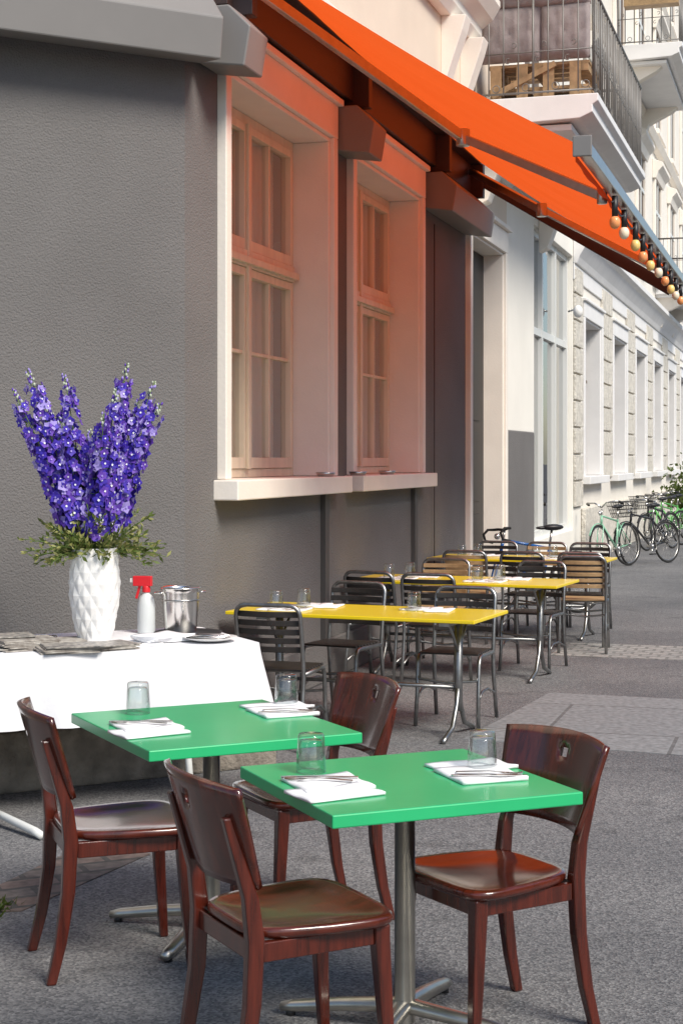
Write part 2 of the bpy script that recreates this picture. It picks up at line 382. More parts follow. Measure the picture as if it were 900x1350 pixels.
rm.box(12.3,14.6,-2.2,-1.5,.02,1.0,'pallet_wood')
mkobj('window_surrounds',tr.mesh('as'),apt,bevel=.01); mkobj('window_sashes',sa.mesh('af'),apt); mkobj('window_glass',gl.mesh('ag'),apt); mkobj('interior',rm.mesh('ar'),apt)
lm=MB(W); lm.tube([(15.0,0,3.95),(15.0,.1,3.98)],.015,'steel',6); lm.sphere((15.0,.15,3.95),.075,'ceramic_white',sc=(1,1,1.3))
mkobj('wall_lamp',lm.mesh('walllamp'))

def balcony(s0,s1,wd,zt,name,h=1.02):
    st=MB(W)
    st.sec([(0.003,zt-.3),(wd-.2,zt-.26),(wd-.06,zt-.2),(wd-.06,zt-.12),(wd,zt-.08),(wd,zt),(0.003,zt)],s0,s1,'trim_white')
    st.box(s0+.12,s1-.12,.003,wd-.3,zt-.36,zt-.29,'trim_white')
    for s in(s0+.3,s1-.55): st.sec([(.003,zt-1.1),(.12,zt-1.05),(.25,zt-.7),(.75,zt-.45),(.9,zt-.3),(.003,zt-.3)],s,s+.25,'trim_cream')
    mkobj(name+'_slab',st.mesh(name),apt,bevel=.01)
    r=MB(W); e=.06
    def run(p,q):
        p=Vector(p);q=Vector(q);Ld=(q-p).length; d=(q-p)/Ld; n=int(Ld/.155)
        for z,t in((.06,.012),(.5,.007),(h,.022)):
            r.tube([p+Vector((0,0,zt+z)),q+Vector((0,0,zt+z))],t,'rail_iron',6)
        for k in range(n+1):
            c=p+d*(Ld*k/n); r.tube([c+Vector((0,0,zt+.04)),c+Vector((0,0,zt+h))],.008 if k%4 else .013,'rail_iron',6)
            if k<n:
                c2=p+d*(Ld*(k+.5)/n)
                # S-scrolls between the bars
                for sg_ in(-1,1):
                    pts=[]
                    for j in range(13):
                        a=j/12*math.pi*1.6; rr=.012+.026*j/12
                        pts.append(c2+d*(sg_*(.03-rr*math.cos(a)))+Vector((0,0,zt+.5+sg_*(.09+rr*math.sin(a)*1.0))))
                    if k%2==0: r.tube(pts,.005,'rail_iron',4)
                if k%2: r.tube([c2+d*math.cos(a)*.04+Vector((0,0,zt+.12+math.sin(a)*.04)) for a in [2*math.pi*j/10 for j in range(10)]],.005,'rail_iron',4,closed=True)
    run((s0+e,.02,0),(s0+e,wd-e,0)); run((s0+e,wd-e,0),(s1-e,wd-e,0)); run((s1-e,.02,0),(s1-e,wd-e,0))
    mkobj(name+'_railing',r.mesh(name+'r'),apt)
balcony(7.8,12.8,1.38,5.62,'balcony',1.15)
balcony(21,25.5,1.25,9.5,'upper_balcony')
balcony(29,33,1.25,5.9,'far_balcony')
pl=MB(W)
for z in(5.74,6.0): 
    for k in range(4): pl.box(8.0+k*.22,8.16+k*.22,.15,1.26,z,z+.03,'pallet_wood')
    for k in range(3): pl.box(8.0,8.9,.17+k*.48,.29+k*.48,z-.08,z-.001,'pallet_wood')
for k in range(4): pl.box(7.955,7.985,.18+k*.29,.30+k*.29,5.64,6.02,'pallet_wood')
pl.beam((7.94,.2,5.68),(7.94,.9,6.0),.03,.06,'pallet_wood')
mkobj('pallet_bench',pl.mesh('pallet'))
cu=MB(W)
def puff(cs,cw,cz,a,b,c):
    nx,ny=20,14; 
    for side in(-1,1):
        vs=[];fs=[]
        for i in range(nx+1):
            for j in range(ny+1):
                u=i/nx*2-1;v=j/ny*2-1
                t=(1-abs(u)**5)*(1-abs(v)**5); th=a*(.25+.75*t)*(1-.35*max(0,math.cos(u*9.4)*math.cos(v*6.3))**3)
                vs.append((cs+side*th*(t>0),cw+u*b,cz+v*c))
        for i in range(nx):
            for j in range(ny): k=i*(ny+1)+j; fs.append((k,k+ny+1,k+ny+2,k+1))
        cu.add(vs,fs,'cushion',True)
puff(8.0,.40,6.36,.09,.34,.31); puff(8.0,1.0,6.36,.09,.27,.31); puff(8.0,.68,6.78,.10,.60,.15)
mkobj('balcony_cushions',cu.mesh('cush'))
pp=MB(W); pp.box(20.7,20.98,.2,1.2,10.15,10.4,'slat_wood'); pp.T=None
for k in range(500):
    s=20.8+random.gauss(0,.12); w=random.uniform(.15,1.25); z=10.4+abs(random.gauss(0,.18)); c=W(s,w,z)
    d=Vector((random.gauss(0,1),random.gauss(0,1),random.gauss(0,1))).normalized()*.06; e=Vector((random.gauss(0,1),random.gauss(0,1),random.gauss(0,1))).normalized()*.04
    pp.add([c-d,c+e,c+d,c-e],[(0,1,2,3)],random.choice(['leaf_green','leaf_green','leaf_olive','red_plastic']))
mkobj('flower_planter',pp.mesh('planter',False))

# ---------------------------------------------------------------- buildings across the street (outside the frame, blocks shaped for window-pane reflections)
opp=empty('opposite_building')
mb=MB(W)
def opb(a,b,h):
    mb.box(a,b,17,26,-.12,h,'opp_wall'); mb.sec([(16.7,h),(26.2,h),(26.2,h+.3),(21,h+.9),(16.7,h+.3)],a,b,'roof')
    z=1.2
    while z+2<h:
        s=a+.8
        while s+1.2<b:
            mb.box(s,s+1.2,16.97,16.998,z,z+1.9,'sash_dark'); mb.box(s-.12,s+1.32,16.9,16.997,z-.12,z-.001,'trim_white'); s+=2.7
        z+=3.2
opb(-12,24,7.5); opb(27,33,5.2); opb(38,43,8); opb(50,62,4)
mkobj('walls',mb.mesh('opp'),opp)

# ---------------------------------------------------------------- ground
g=MB(); g.add([(-600,-600,-.12),(600,-600,-.12),(600,600,-.12),(-600,600,-.12)],[(0,1,2,3)],'road'); mkobj('ground',g.mesh('ground'))
g=MB(W); g.box(-45,80,-5,5.6,-.3,0,'asphalt'); mkobj('sidewalk',g.mesh('sidewalk'))
g=MB(W); 
for k in range(62): g.box(-45+k*2,-45+k*2+1.985,5.603,5.8,-.3,.003,'kerb')
mkobj('kerb',g.mesh('kerbm'),bevel=.01)
g=MB(W); g.box(-45,80,14,17,-.3,0,'asphalt'); mkobj('far_sidewalk',g.mesh('fsw'))
def sheet(name,pts,mat,z=.004):
    g=MB(); g.prism(pts,-.05,z,mat); mkobj(name,g.mesh(name))
def wp(s,w): p=W(s,w,0); return (p.x,p.y)
sheet('paving_slabs',[wp(.15,1.55),wp(-.35,5.55),wp(2.0,5.55),wp(2.2,1.75)],'slab_paving')
sheet('cobble_strip',[wp(4.4,1.4),wp(4.3,5.55),wp(5.3,5.55),wp(5.4,1.4)],'cobbles')
sheet('brick_strip',[(-1.5,5.95),(-1.2,5.98),(-.82,6.85),(-1.13,7.0)],'brick_paving')
wd=MB()
for k in range(160):
    c=Vector((-1.33+random.gauss(0,.05),6.0+random.gauss(0,.07),0)); d=Vector((random.gauss(0,.02),random.gauss(0,.02),random.uniform(.015,.04))); e=Vector((random.gauss(0,.006),random.gauss(0,.006),0))
    wd.add([c-e,c+e,c+d],[(0,1,2)],'leaf_green')
mkobj('grass',wd.mesh('grass',False))

# ---------------------------------------------------------------- awning
aw=empty('awning')
S0,S1,WA,ZW,ZF=-.15,7.15,2.3,4.90,3.50
fabm=MB(W); ns,nw=60,16; vs=[]
for i in range(ns+1):
    for j in range(nw+1):
        t=j/nw; s=S0+(S1-S0)*i/ns; w=.12+(WA-.12)*t
        z=ZW+(ZF-ZW)*t-.09*math.sin(math.pi*t)*(.6+.4*math.sin(i/ns*math.pi))+.008*math.sin(i*1.7)*math.sin(math.pi*t)+.012*math.sin(i*.6+t*5)*math.sin(math.pi*t)
        vs.append((s,w,z))
fabm.add(vs,[(i*(nw+1)+j,i*(nw+1)+j+1,(i+1)*(nw+1)+j+1,(i+1)*(nw+1)+j) for i in range(ns) for j in range(nw)],'awning',True)
mkobj('fabric',fabm.mesh('fabric'),aw)
am=MB(W)
am.box(S0-.03,S1+.03,WA-.02,WA+.05,ZF-.05,ZF+.03,'steel')
am.box(S0-.05,S0-.03,WA-.04,WA+.07,ZF-.07,ZF+.05,'fascia_gray')
am.tube([(S0,.14,ZW-.03),(S1,.14,ZW-.03)],.05,'steel',12)
mkobj('front_bar',am.mesh('fbar'),aw,bevel=.006)
vl=MB(W); 
vs=[]
for i in range(81):
    s=S0+(S1-S0)*i/80; vs+=[(s,WA-.03,ZF-.05),(s,WA-.03+.008*math.sin(i*.9),ZF-.09-.010*abs(math.sin(i*math.pi/5)))]
vl.add(vs,[(2*k,2*k+2,2*k+3,2*k+1) for k in range(80)],'awning',True); mkobj('valance',vl.mesh('valance'),aw)
ar=MB(W)
for sh,el,en in(((-.05,.16,4.7),(1.77,1.2,3.98),(1.3,2.24,3.44)),((7.0,.16,4.7),(5.2,1.2,3.98),(5.7,2.24,3.44))):
    ar.beam(sh,el,.05,.07,'steel'); ar.beam(el,en,.045,.06,'steel')
    ar.tube([(el[0],el[1],el[2]-.06),(el[0],el[1],el[2]+.06)],.05,'steel',12); ar.tube([(en[0],en[1],en[2]-.05),(en[0],en[1],en[2]+.05)],.035,'steel',10)
mkobj('folding_arms',ar.mesh('arms'),aw,bevel=.006)
bm_=MB(W)
bm_.box(-.12,7.35,.003,.13,4.50,4.80,'beam_brown'); bm_.box(-.12,7.35,.003,.24,4.80,4.86,'beam_brown')
for s in(.02,2.72,5.6,7.2): bm_.box(s-.05,s+.05,.003,.26,4.45,4.798,'beam_brown')
bm_.beam((7.2,.1,4.72),(7.2,2.2,3.42),.05,.12,'beam_brown')
mkobj('support_beam',bm_.mesh('beam'),aw,bevel=.005)
sl=MB(W); pts=[]
for k in range(0,120):
    s=1.15+k*.048; pts.append((s,WA+.02,ZF-.09-.05*abs(math.sin((s-1.3)/.62*math.pi))))
sl.tube(pts,.006,'plastic_black',5)
for k in range(10):
    s=1.3+k*.62; c=(s,WA+.02+random.uniform(-.01,.01)); dz=random.uniform(-.015,.01)
    sl.tube([(c[0],c[1],ZF-.06),(c[0],c[1],ZF-.185+dz)],.020,'plastic_black',10)
    sl.sphere((c[0],c[1],ZF-.222+dz),.036,['bulb_orange','bulb_white','bulb_yellow','bulb_orange','bulb_yellow','bulb_white','bulb_orange','bulb_yellow','bulb_white','bulb_orange'][k],14,10,(1,1,1.25))
mkobj('string_lights',sl.mesh('strl'))

# ---------------------------------------------------------------- tables
def gtable(name,cx,cy,ang,L,Wd,footrot):
    e=empty(name,(cx,cy,0),ang)
    m=MB(); m.box(-L/2,L/2,-Wd/2,Wd/2,.713,.75,'green_top'); mkobj('table_top',m.mesh('gt'),e,bevel=.004)
    m=MB(); m.lathe([(.031,.03),(.031,.70),(.06,.70),(.06,.712)],'pole_metal',20)
    m.box(-.16,.16,-.16,.16,.704,.7125,'plastic_black')
    for k in range(4):
        a=footrot+k*math.pi/2; d=Vector((math.cos(a),math.sin(a),0))
        secs=[(0.0,.075),(.03,.075),(.2,.055),(.36,.03),(.40,.022)]
        P=[d*r+Vector((0,0,z)) for r,z in secs]
        m.tube(P,[.03,.03,.027,.024,.018],'pole_metal',8,flat=.8)
        m.lathe([(0,0),(.015,0),(.015,.02),(0,.02)],'plastic_black',10,(d.x*.37,d.y*.37,0))
    mkobj('pedestal',m.mesh('ped'),e); return e
gtable('cafe_table',.188,4.735,R(23),.775,.74,R(45))
gtable('cafe_table',-.468,5.74,R(26.5),.78,.86,R(45))

def ytable(name,cx,cy,ang,L=1.6,Wd=.72):
    e=empty(name,(cx,cy,0),ang)
    m=MB(); m.box(-L/2,L/2,-Wd/2,Wd/2,.728,.75,'yellow_top'); mkobj('table_top',m.mesh('yt'),e,bevel=.004)
    m=MB()
    for x in(-L*.37,L*.37):
        m.tube([(x,0,.72),(x,0,.35),(x,0,.16)],.026,'galv',12)
        m.box(x-.03,x+.03,-Wd*.4,Wd*.4,.7,.727,'galv')
        for sgn in(-1,1):
            m.tube([(x,.0,.34),(x,sgn*.035,.2),(x,sgn*.12,.07),(x,sgn*.25,.03),(x,sgn*.30,.012)],.016,'galv',8)
            m.tube([(x,0,.5),(x,sgn*.1,.62),(x,sgn*.2,.715)],.01,'galv',6)
    m.tube([(-L*.37,0,.3),(L*.37,0,.3)],.012,'galv',8)
    mkobj('legs',m.mesh('yl'),e); return e
TY=[(.16,9.98,R(-22)),(.95,12.55,R(-22)),(1.74,15.35,R(-20))]
for t in TY: ytable('yellow_table',*t,L=1.62 if t[1]<12 else 1.7)

# ---------------------------------------------------------------- wooden chair
def wood_chair():
    parts=[]
    m=MB(); n=40; out=[]
    def outline(sc_):
        P=[]
        for k in range(n):
            a=2*math.pi*k/n; c,s=math.cos(a),math.sin(a); e=.42
            x=math.copysign(abs(c)**e,c); y=math.copysign(abs(s)**e,s)
            wd=.215+.02*y - (.02 if y<0 else 0)*abs(y)
            P.append((x*wd*sc_,(.01+y*.21)*1.0*sc_))
        return P
    rings=[(.97,.437),(1.0,.447),(1.0,.458),(.975,.465),(.9,.464),(.75,.456),(.5,.451),(.2,.449)]
    vs=[(x,y,z) for sc_,z in rings for x,y in outline(sc_)]
    fs=[(i*n+k,i*n+(k+1)%n,(i+1)*n+(k+1)%n,(i+1)*n+k) for i in range(len(rings)-1) for k in range(n)]
    fs.append(tuple(range(n-1,-1,-1))); fs.append(tuple((len(rings)-1)*n+k for k in range(n)))
    m.add(vs,fs,'mahog',True); parts.append(('seat',m.mesh('wseat'),0))
    m=MB()
    for sx in(-1,1):
        m.loft([(sx*.19,.195,0,.028,.028),(sx*.182,.18,.2,.036,.036),(sx*.175,.168,.4,.044,.044),(sx*.175,.168,.437,.044,.044)],'mahog_v')
        m.loft([(sx*.185,-.255,0,.030,.032),(sx*.18,-.225,.12,.033,.037),(sx*.177,-.200,.28,.036,.042),(sx*.176,-.192,.44,.036,.046),(sx*.176,-.205,.55,.034,.040),(sx*.177,-.240,.66,.03,.032),(sx*.178,-.272,.76,.026,.024)],'mahog_v')
    parts.append(('legs',m.mesh('wlegs'),.006))
    m=MB(); m.box(-.155,.155,.155,.178,.385,.436,'mahog'); m.box(-.158,.158,-.2,-.18,.385,.436,'mahog')
    for sx in(-1,1): m.box(sx*.175-.011,sx*.175+.011,-.17,.147,.385,.435,'mahog_v')
    parts.append(('apron',m.mesh('wapron'),.003))
    m=MB(); nx,nz=24,10; vs=[]
    for j in range(nz+1):
        v=j/nz
        for i in range(nx+1):
            u=i/nx*2-1; hw=.195+.045*v-.01*(v-.5)**2
            z=.575+.26*v+ .012*v*(1-u*u); x=u*hw
            y=-.225-.30*(z-.6)-.055*(1-u*u)+.035
            vs.append((x,y,z))
    fs=[]
    for j in range(nz):
        for i in range(nx):
            if j==7 and i in(11,12): continue
            k=j*(nx+1)+i; fs.append((k,k+1,k+nx+2,k+nx+1))
    m.add(vs,fs,'mahog',True); parts.append(('backrest',m.mesh('wback'),0,.016))
    return Tmpl(parts)
WC=wood_chair()
def face(deg): return R(deg-90)
WC.place('wooden_chair',(-.755,5.42,0),face(20),1.04)
WC.place('wooden_chair',(-.135,4.37,0),face(28),1.03)
WC.place('wooden_chair',(.440,4.80,0),face(212),1.01)
WC.place('wooden_chair',(-.14,5.93,0),face(207),1.03)

# ---------------------------------------------------------------- metal chair
def metal_chair(slat):
    m=MB()
    def arc(c,r,a0,a1,n=5): return [(c[0]+r*math.cos(R(a0+(a1-a0)*k/n)),c[1]+r*math.sin(R(a0+(a1-a0)*k/n))) for k in range(n+1)]
    top=[(x,z) for x,z in arc((.135,.785),.065,0,90)]
    P=[(.205,-.27,0),(.2,-.215,.25),(.2,-.19,.43),(.2,-.215,.6)]
    P+=[(x,-.215-.2*(z-.6),z) for x,z in top]
    full=P+[(-x,y,z) for x,y,z in reversed(P)]
    m.tube(full,.0135,'galv',8)
    F=[(.2,-.19,.44),(.2,.12,.445),(.2,.16,.44),(.2,.185,.40),(.2,.20,.2),(.205,.225,0)]
    for sx in(-1,1): m.tube([(x*sx,y,z) for x,y,z in F],.0135,'galv',8)
    m.tube([(-.2,.19,.33),(-.19,.2,.3),(0,.21,.28),(.19,.2,.3),(.2,.19,.33)],.009,'galv',6)
    for sx in(-1,1): m.tube([(sx*.2,-.23,.17),(sx*.2,-.05,.22),(sx*.2,.1,.22),(sx*.2,.2,.17)],.009,'galv',6)
    m.tube([(-.2,-.05,.44),(.2,-.05,.44)],.009,'galv',6)
    f=m.mesh('mframe'); m=MB()
    for k in range(8): m.box(-.195,.195,-.165+k*.045,-.165+k*.045+.032,.455,.468,slat)
    for k in range(5):
        z=.57+k*.052; y=-.2-.2*(z-.6)
        n=8
        vs=[]
        for i in range(n+1):
            x=-.195+.39*i/n; yy=y-.035*(1-(x/.195)**2)+.004
            vs+=[(x,yy-.006,z),(x,yy+.006,z),(x,yy+.004,z+.034),(x,yy-.008,z+.034)]
        fs=[(0,1,2,3),(4*n+3,4*n+2,4*n+1,4*n)]
        for i in range(n):
            for q in range(4): fs.append((4*i+q,4*i+4+q,4*i+4+(q+1)%4,4*i+(q+1)%4))
        m.add(vs,fs,slat)
    return Tmpl([('frame',f,0),('slats',m.mesh('mslats'),.003)])
MCb=metal_chair('slat_black'); MCw=metal_chair('slat_wood')
def at_table(t,dx,dy):
    a=t[2]; return (t[0]+math.cos(a)*dx-math.sin(a)*dy,t[1]+math.sin(a)*dx+math.cos(a)*dy,0)
for ti,dx,dy,T_,da in((0,-.30,-.62,MCb,4),(0,-.42,.62,MCb,-5),(0,.42,.50,MCb,3),
    (1,-.45,-.58,MCb,-4),(1,-.40,.6,MCw,3),(1,.42,.55,MCb,-2),(1,-.0,-.62,MCb,3),
    (2,-.35,-.6,MCw,3),(2,.22,-.62,MCb,-3),(2,.70,-.52,MCb,5),(2,.80,-1.0,MCw,8),(2,-.45,.6,MCb,3),(2,.05,.6,MCw,0),(2,.5,.6,MCb,2)):
    t=TY[ti]; T_.place('slatted_metal_chair',at_table(t,dx,dy),t[2]+(0 if dy<0 else math.pi)+R(da))

# ---------------------------------------------------------------- place settings
m=MB(); m.lathe([(.040,0),(.0395,.03),(.035,.097),(.032,.102),(0,.103)],'glass',28); m.lathe([(.037,0.001),(.0365,.03),(.032,.08),(.028,.085),(0,.086)],'glass',28)
m.tube([(.0385*math.cos(2*math.pi*k/28),.0385*math.sin(2*math.pi*k/28),.0015) for k in range(28)],.0014,'glass',5,closed=True)
GL=m.mesh('tumbler')
m=MB()
def nap(cx,cy,w,h,z,rot,th):
    n=8; vs=[];c,s=math.cos(rot),math.sin(rot)
    for lay in(0,1):
        for i in range(n+1):
            for j in range(n+1):
                x=(i/n-.5)*w;y=(j/n-.5)*h; zz=z+(th if lay else 0)+.0022*math.sin(i*1.1+j*.7)*(lay)+(.004*((i/n-.5)**2+(j/n-.5)**2)*2 if lay else 0)
                vs.append((cx+x*c-y*s,cy+x*s+y*c,zz))
    q=(n+1)**2; fs=[]
    for i in range(n):
        for j in range(n):
            k=i*(n+1)+j; fs.append((k,k+1,k+n+2,k+n+1)); fs.append((q+k,q+k+n+1,q+k+n+2,q+k+1))
    per=[i*(n+1) for i in range(n+1)]+[n*(n+1)+j for j in range(1,n+1)]+[i*(n+1)+n for i in range(n-1,-1,-1)]+[j for j in range(n-1,0,-1)]
    for a in range(len(per)): b=per[(a+1)%len(per)]; fs.append((per[a],b,q+b,q+per[a]))
    m.add(vs,fs,'napkin',True)
nap(0,0,.22,.21,0,0,.007); nap(-.13,.03,.16,.24,.001,R(8),.004); 
NP=m.mesh('napkinm')
def cutlery(fork):
    m=MB()
    def strip(pts):
        vs=[]
        for x,hw,z in pts: vs+=[(x,-hw,z),(x,hw,z),(x,hw,z+.0022),(x,-hw,z+.0022)]
        n=len(pts); fs=[(0,1,2,3),(4*n-1,4*n-2,4*n-3,4*n-4)]
        for i in range(n-1):
            for q in range(4): fs.append((4*i+q,4*i+4+q,4*i+4+(q+1)%4,4*i+(q+1)%4))
        m.add(vs,fs,'chrome')
    if fork:
        strip([(-.10,.008,.002),(-.06,.008,.004),(0,.004,.007),(.03,.004,.005),(.045,.011,.003),(.058,.012,.003)])
        for k in range(4):
            y=-.0095+k*.0063
            vs=[]
            for x,z in((.058,.003),(.08,.002),(.10,.006)): vs+=[(x,y-.0015,z),(x,y+.0015,z),(x,y+.0015,z+.002),(x,y-.0015,z+.002)]
            fs=[(0,1,2,3)]+[(4*i+q,4*i+4+q,4*i+4+(q+1)%4,4*i+(q+1)%4) for i in range(2) for q in range(4)]+[(11,10,9,8)]
            m.add(vs,fs,'chrome')
    else: strip([(-.11,.007,.002),(-.05,.008,.003),(.0,.006,.004),(.01,.009,.003),(.08,.010,.002),(.115,.003,.002)])
    return m.mesh('cut')
FK=cutlery(True); KN=cutlery(False)
def setting(x,y,rz,gx,gy,z=.751):
    mkobj('napkin',NP,None,(x,y,z),rz)
    c,s=math.cos(rz),math.sin(rz)
    def L2(a,b): return (x+a*c-b*s,y+a*s+b*c)
    p=L2(.02,.02); mkobj('fork',FK,None,(p[0],p[1],z+.009),rz+R(62))
    p=L2(.055,.0); mkobj('knife',KN,None,(p[0],p[1],z+.009),rz+R(70))
    g=mkobj('drinking_glass',GL,None,(gx,gy,z),random.random(),scale=1.14)
for x,y,gx,gy,rz in((-.040,4.64,-.092,4.83,112),(.415,4.77,.430,4.88,-70),(-.690,5.64,-.758,5.94,114),(-.221,5.955,-.213,6.16,-66)):
    setting(x,y,R(rz),gx,gy)
for ti,t in enumerate(TY):
    for dx,dy,fl in((-.45,-.17,0),(.28,-.17,0),(-.45,.17,1),(.30,.17,1)):
        if ti==0 and fl==0 and dx>0: continue
        p=at_table(t,dx,dy); q=at_table(t,dx-.12+.1*fl,dy+(.05 if fl==0 else -.08)); setting(p[0],p[1],t[2]+(0 if not fl else math.pi),q[0],q[1])

# ---------------------------------------------------------------- cloth covered side table
CT=(-.398,7.95); ca=math.atan2(.436,.9)
st_e=empty('side_table',(CT[0],CT[1],0),ca)
m=MB(); Lx,Ly,H=2.3,.88,.78; per=[]
rc=.05
def rr():
    P=[]
    def edge(a,b,n,nx,ny):
        for k in range(n): P.append((a[0]+(b[0]-a[0])*k/n,a[1]+(b[1]-a[1])*k/n,nx,ny))
    def corner(cx,cy,a0):
        for k in range(7): a=R(a0+90*k/7); P.append((cx+rc*math.cos(a),cy+rc*math.sin(a),math.cos(a),math.sin(a)))
    edge((-Lx+rc,0),(-rc,0),70,0,-1); corner(-rc,rc,-90); edge((0,rc),(0,Ly-rc),26,1,0); corner(-rc,Ly-rc,0)
    edge((-rc,Ly),(-Lx+rc,Ly),70,0,1); corner(-Lx+rc,Ly-rc,90); edge((-Lx,Ly-rc),(-Lx,rc),26,-1,0); corner(-Lx+rc,rc,180); return P
per=rr(); n=len(per); nl=10; vs=[]
for j in range(nl+1):
    t=j/nl
    for k,(x,y,nx,ny) in enumerate(per):
        near=math.exp(-((min(abs(x),abs(x+Lx)))**2+(min(abs(y),abs(y-Ly)))**2)/.02)
        off=.004+t*(.03+.026*math.sin(k*.33)+.016*math.sin(k*.81+1))+near*t*.07
        z=H-.33*t-(.012 if j else 0)-near*t*.05
        vs.append((x+nx*off,y+ny*off,z if j else H))
fs=[(j*n+k,j*n+(k+1)%n,(j+1)*n+(k+1)%n,(j+1)*n+k) for j in range(nl) for k in range(n)]
m.add(vs,fs,'cloth_white',True); m.add([(v[0],v[1],H) for v in vs[:n]],[tuple(range(n))],'cloth_white')
mkobj('tablecloth',m.mesh('cloth'),st_e)
m=MB(); m.box(-Lx+.03,-.03,.03,Ly-.03,H-.035,H-.005,'slat_wood'); mkobj('board',m.mesh('board'),st_e)
m=MB()
for x in(-1.33,-.35):
    m.tube([(x,.3,.74),(x,.12,.3),(x,.06,.05)],.018,'white_frame',8); m.tube([(x,.3,.74),(x,.55,.35),(x,.62,.3)],.018,'white_frame',8)
    if x<-1: m.tube([(x,.14,.05),(x+.03,-.05,.05),(x+.10,-.30,.03),(x+.12,-.36,.018)],[.018,.018,.02,.018],'white_frame',8)
    else: m.tube([(x,.06,.05),(x,.0,.02)],.018,'white_frame',8)
mkobj('trestle',m.mesh('trestle'),st_e)

# vase with raised diamond facets
VX,VY,VZ=-1.246,8.05,.781
m=MB(); rows=84; sg=112; vs=[]
def vr(t): 
    pts=[(0,.078),(.15,.100),(.45,.125),(.65,.128),(.85,.118),(1.01,.112)]
    for (a,ra),(b,rb) in zip(pts,pts[1:]):
        if t<=b: 
            q=(t-a)/(b-a); return ra+(rb-ra)*q
def tri(x): x=x%1; return 1-abs(2*x-1)
for j in range(rows+1):
    t=j/rows
    for k in range(sg):
        a=2*math.pi*k/sg; u=k/sg*12; v=t*4.0
        f=min(tri(u/1+v)*1.0,tri(u/1-v)*1.0); r=vr(t)+.008*(f-.4)*min(1,t*12,(1-t)*12)
        vs.append((r*math.cos(a),r*math.sin(a),.47*t))
fs=[(j*sg+k,j*sg+(k+1)%sg,(j+1)*sg+(k+1)%sg,(j+1)*sg+k) for j in range(rows) for k in range(sg)]
fs.append(tuple(range(sg-1,-1,-1)))
m.add(vs,fs,'ceramic_white',False)
m.lathe([(.1125,.47),(.106,.47),(.10,.40),(.0,.38)],'ceramic_white',sg)
vase=mkobj('vase',m.mesh('vase',True),None,(VX,VY,VZ))
# delphiniums
fl=MB(); rnd=random.Random(3)
tips=[(-.40,.80),(-.33,.90),(-.27,.74),(-.15,.88),(-.17,.66),(-.02,.60),(.07,.68),(.15,.94),(.21,.76),(.29,.85),(.27,.66),(.12,.80),(-.24,.60),(.03,.52),(-.36,.66),(.20,.58),(-.10,.52),(.12,.50),(.33,.74)]
petals=['petal_blue','petal_blue','petal_violet','petal_deep','petal_violet','petal_light']
def floret(c,o,sz,mt):
    o=o.normalized(); x=o.cross(Vector((rnd.gauss(0,.3),rnd.gauss(0,.3),1))).normalized(); y=o.cross(x)
    a0=rnd.random()*6
    for p in range(5):
        a=a0+p*2*math.pi/5; d=x*math.cos(a)+y*math.sin(a); e=x*-math.sin(a)+y*math.cos(a); cup=rnd.uniform(.05,.5)
        fl.add([c,c+d*sz*.55+e*sz*.55+o*sz*cup*.4,c+d*sz*1.1+o*sz*cup,c+d*sz*.55-e*sz*.55+o*sz*cup*.4],[(0,1,2,3)],mt if rnd.random()<.75 else rnd.choice(petals))
    q=c+o*sz*.3; s=sz*.24
    fl.add([q+x*s,q+y*s,q-x*s,q-y*s],[(0,1,2,3)],'petal_light' if rnd.random()<.5 else 'napkin')
for i,(tx,tz) in enumerate(tips):
    ty=rnd.uniform(-.16,.14); base=Vector((tx*.12,ty*.2,-.1)); tip=Vector((tx,ty,tz)); mid=(base+tip)/2+Vector((-tx*.10,0,.04))
    def pos(t): return base*(1-t)**2+mid*2*t*(1-t)+tip*t*t
    fl.tube([pos(k/10) for k in range(11)],[.005*(1-.6*k/10) for k in range(11)],'stem_green',5)
    nn=int(125*tz/.8)
    for k in range(nn):
        t=.24+.76*(k/nn); c=pos(t); d=(pos(min(t+.02,1))-pos(t-.02)).normalized()
        o=Vector((rnd.gauss(0,1),rnd.gauss(0,1),rnd.gauss(0,.4))); o=(o-d*o.dot(d)).normalized()
        tt=(t-.24)/.76
        if tt<.88:
            rad=.060*(1-.45*tt)+rnd.uniform(-.012,.008); floret(c+o*rad,o+d*.1,(.031-.012*tt)*rnd.uniform(.85,1.15),petals[min(5,int(rnd.random()*6))] if tt<.6 else rnd.choice(['petal_violet','petal_light','petal_blue']))
            if rnd.random()<.3: fl.tube([c,c+o*rad],.0015,'stem_green',3)
        else:
            q=c+o*.016*(1.3-tt)*2; r=.010*(1.35-tt)*1.6
            fl.sphere(tuple(q),r,rnd.choice(['bud_pale','bud_pale','petal_light','petal_violet']),5,3,(1,1,1.4))
for k in range(100):
    a=rnd.uniform(0,2*math.pi); ln=rnd.uniform(.12,.33); el=rnd.uniform(-.1,1.1)
    d=Vector((math.cos(a)*math.cos(el),math.sin(a)*math.cos(el)*.7,math.sin(el)))
    P=[Vector((d.x*.08,d.y*.08,-.03))+d*ln*t+Vector((0,0,-.08*t*t+.05*t)) for t in(0,.25,.5,.75,1)]
    fl.tube(P,.002,'stem_green',3)
    for q in range(18):
        t=rnd.uniform(.2,1); i=min(3,int(t*4)); p=P[i].lerp(P[i+1],t*4-i)
        e=(d+Vector((rnd.gauss(0,.6),rnd.gauss(0,.6),rnd.gauss(0,.6)))).normalized(); sz=rnd.uniform(.02,.05); w=e.cross(Vector((rnd.gauss(0,1),rnd.gauss(0,1),rnd.gauss(0,1)))).normalized()*sz*.19
        fl.add([p,p+e*sz*.5+w,p+e*sz,p+e*sz*.5-w],[(0,1,2,3)],'leaf_green' if rnd.random()<.55 else 'leaf_olive')
mkobj('delphinium_bouquet',fl.mesh('delph',False),None,(VX,VY,VZ+.47))

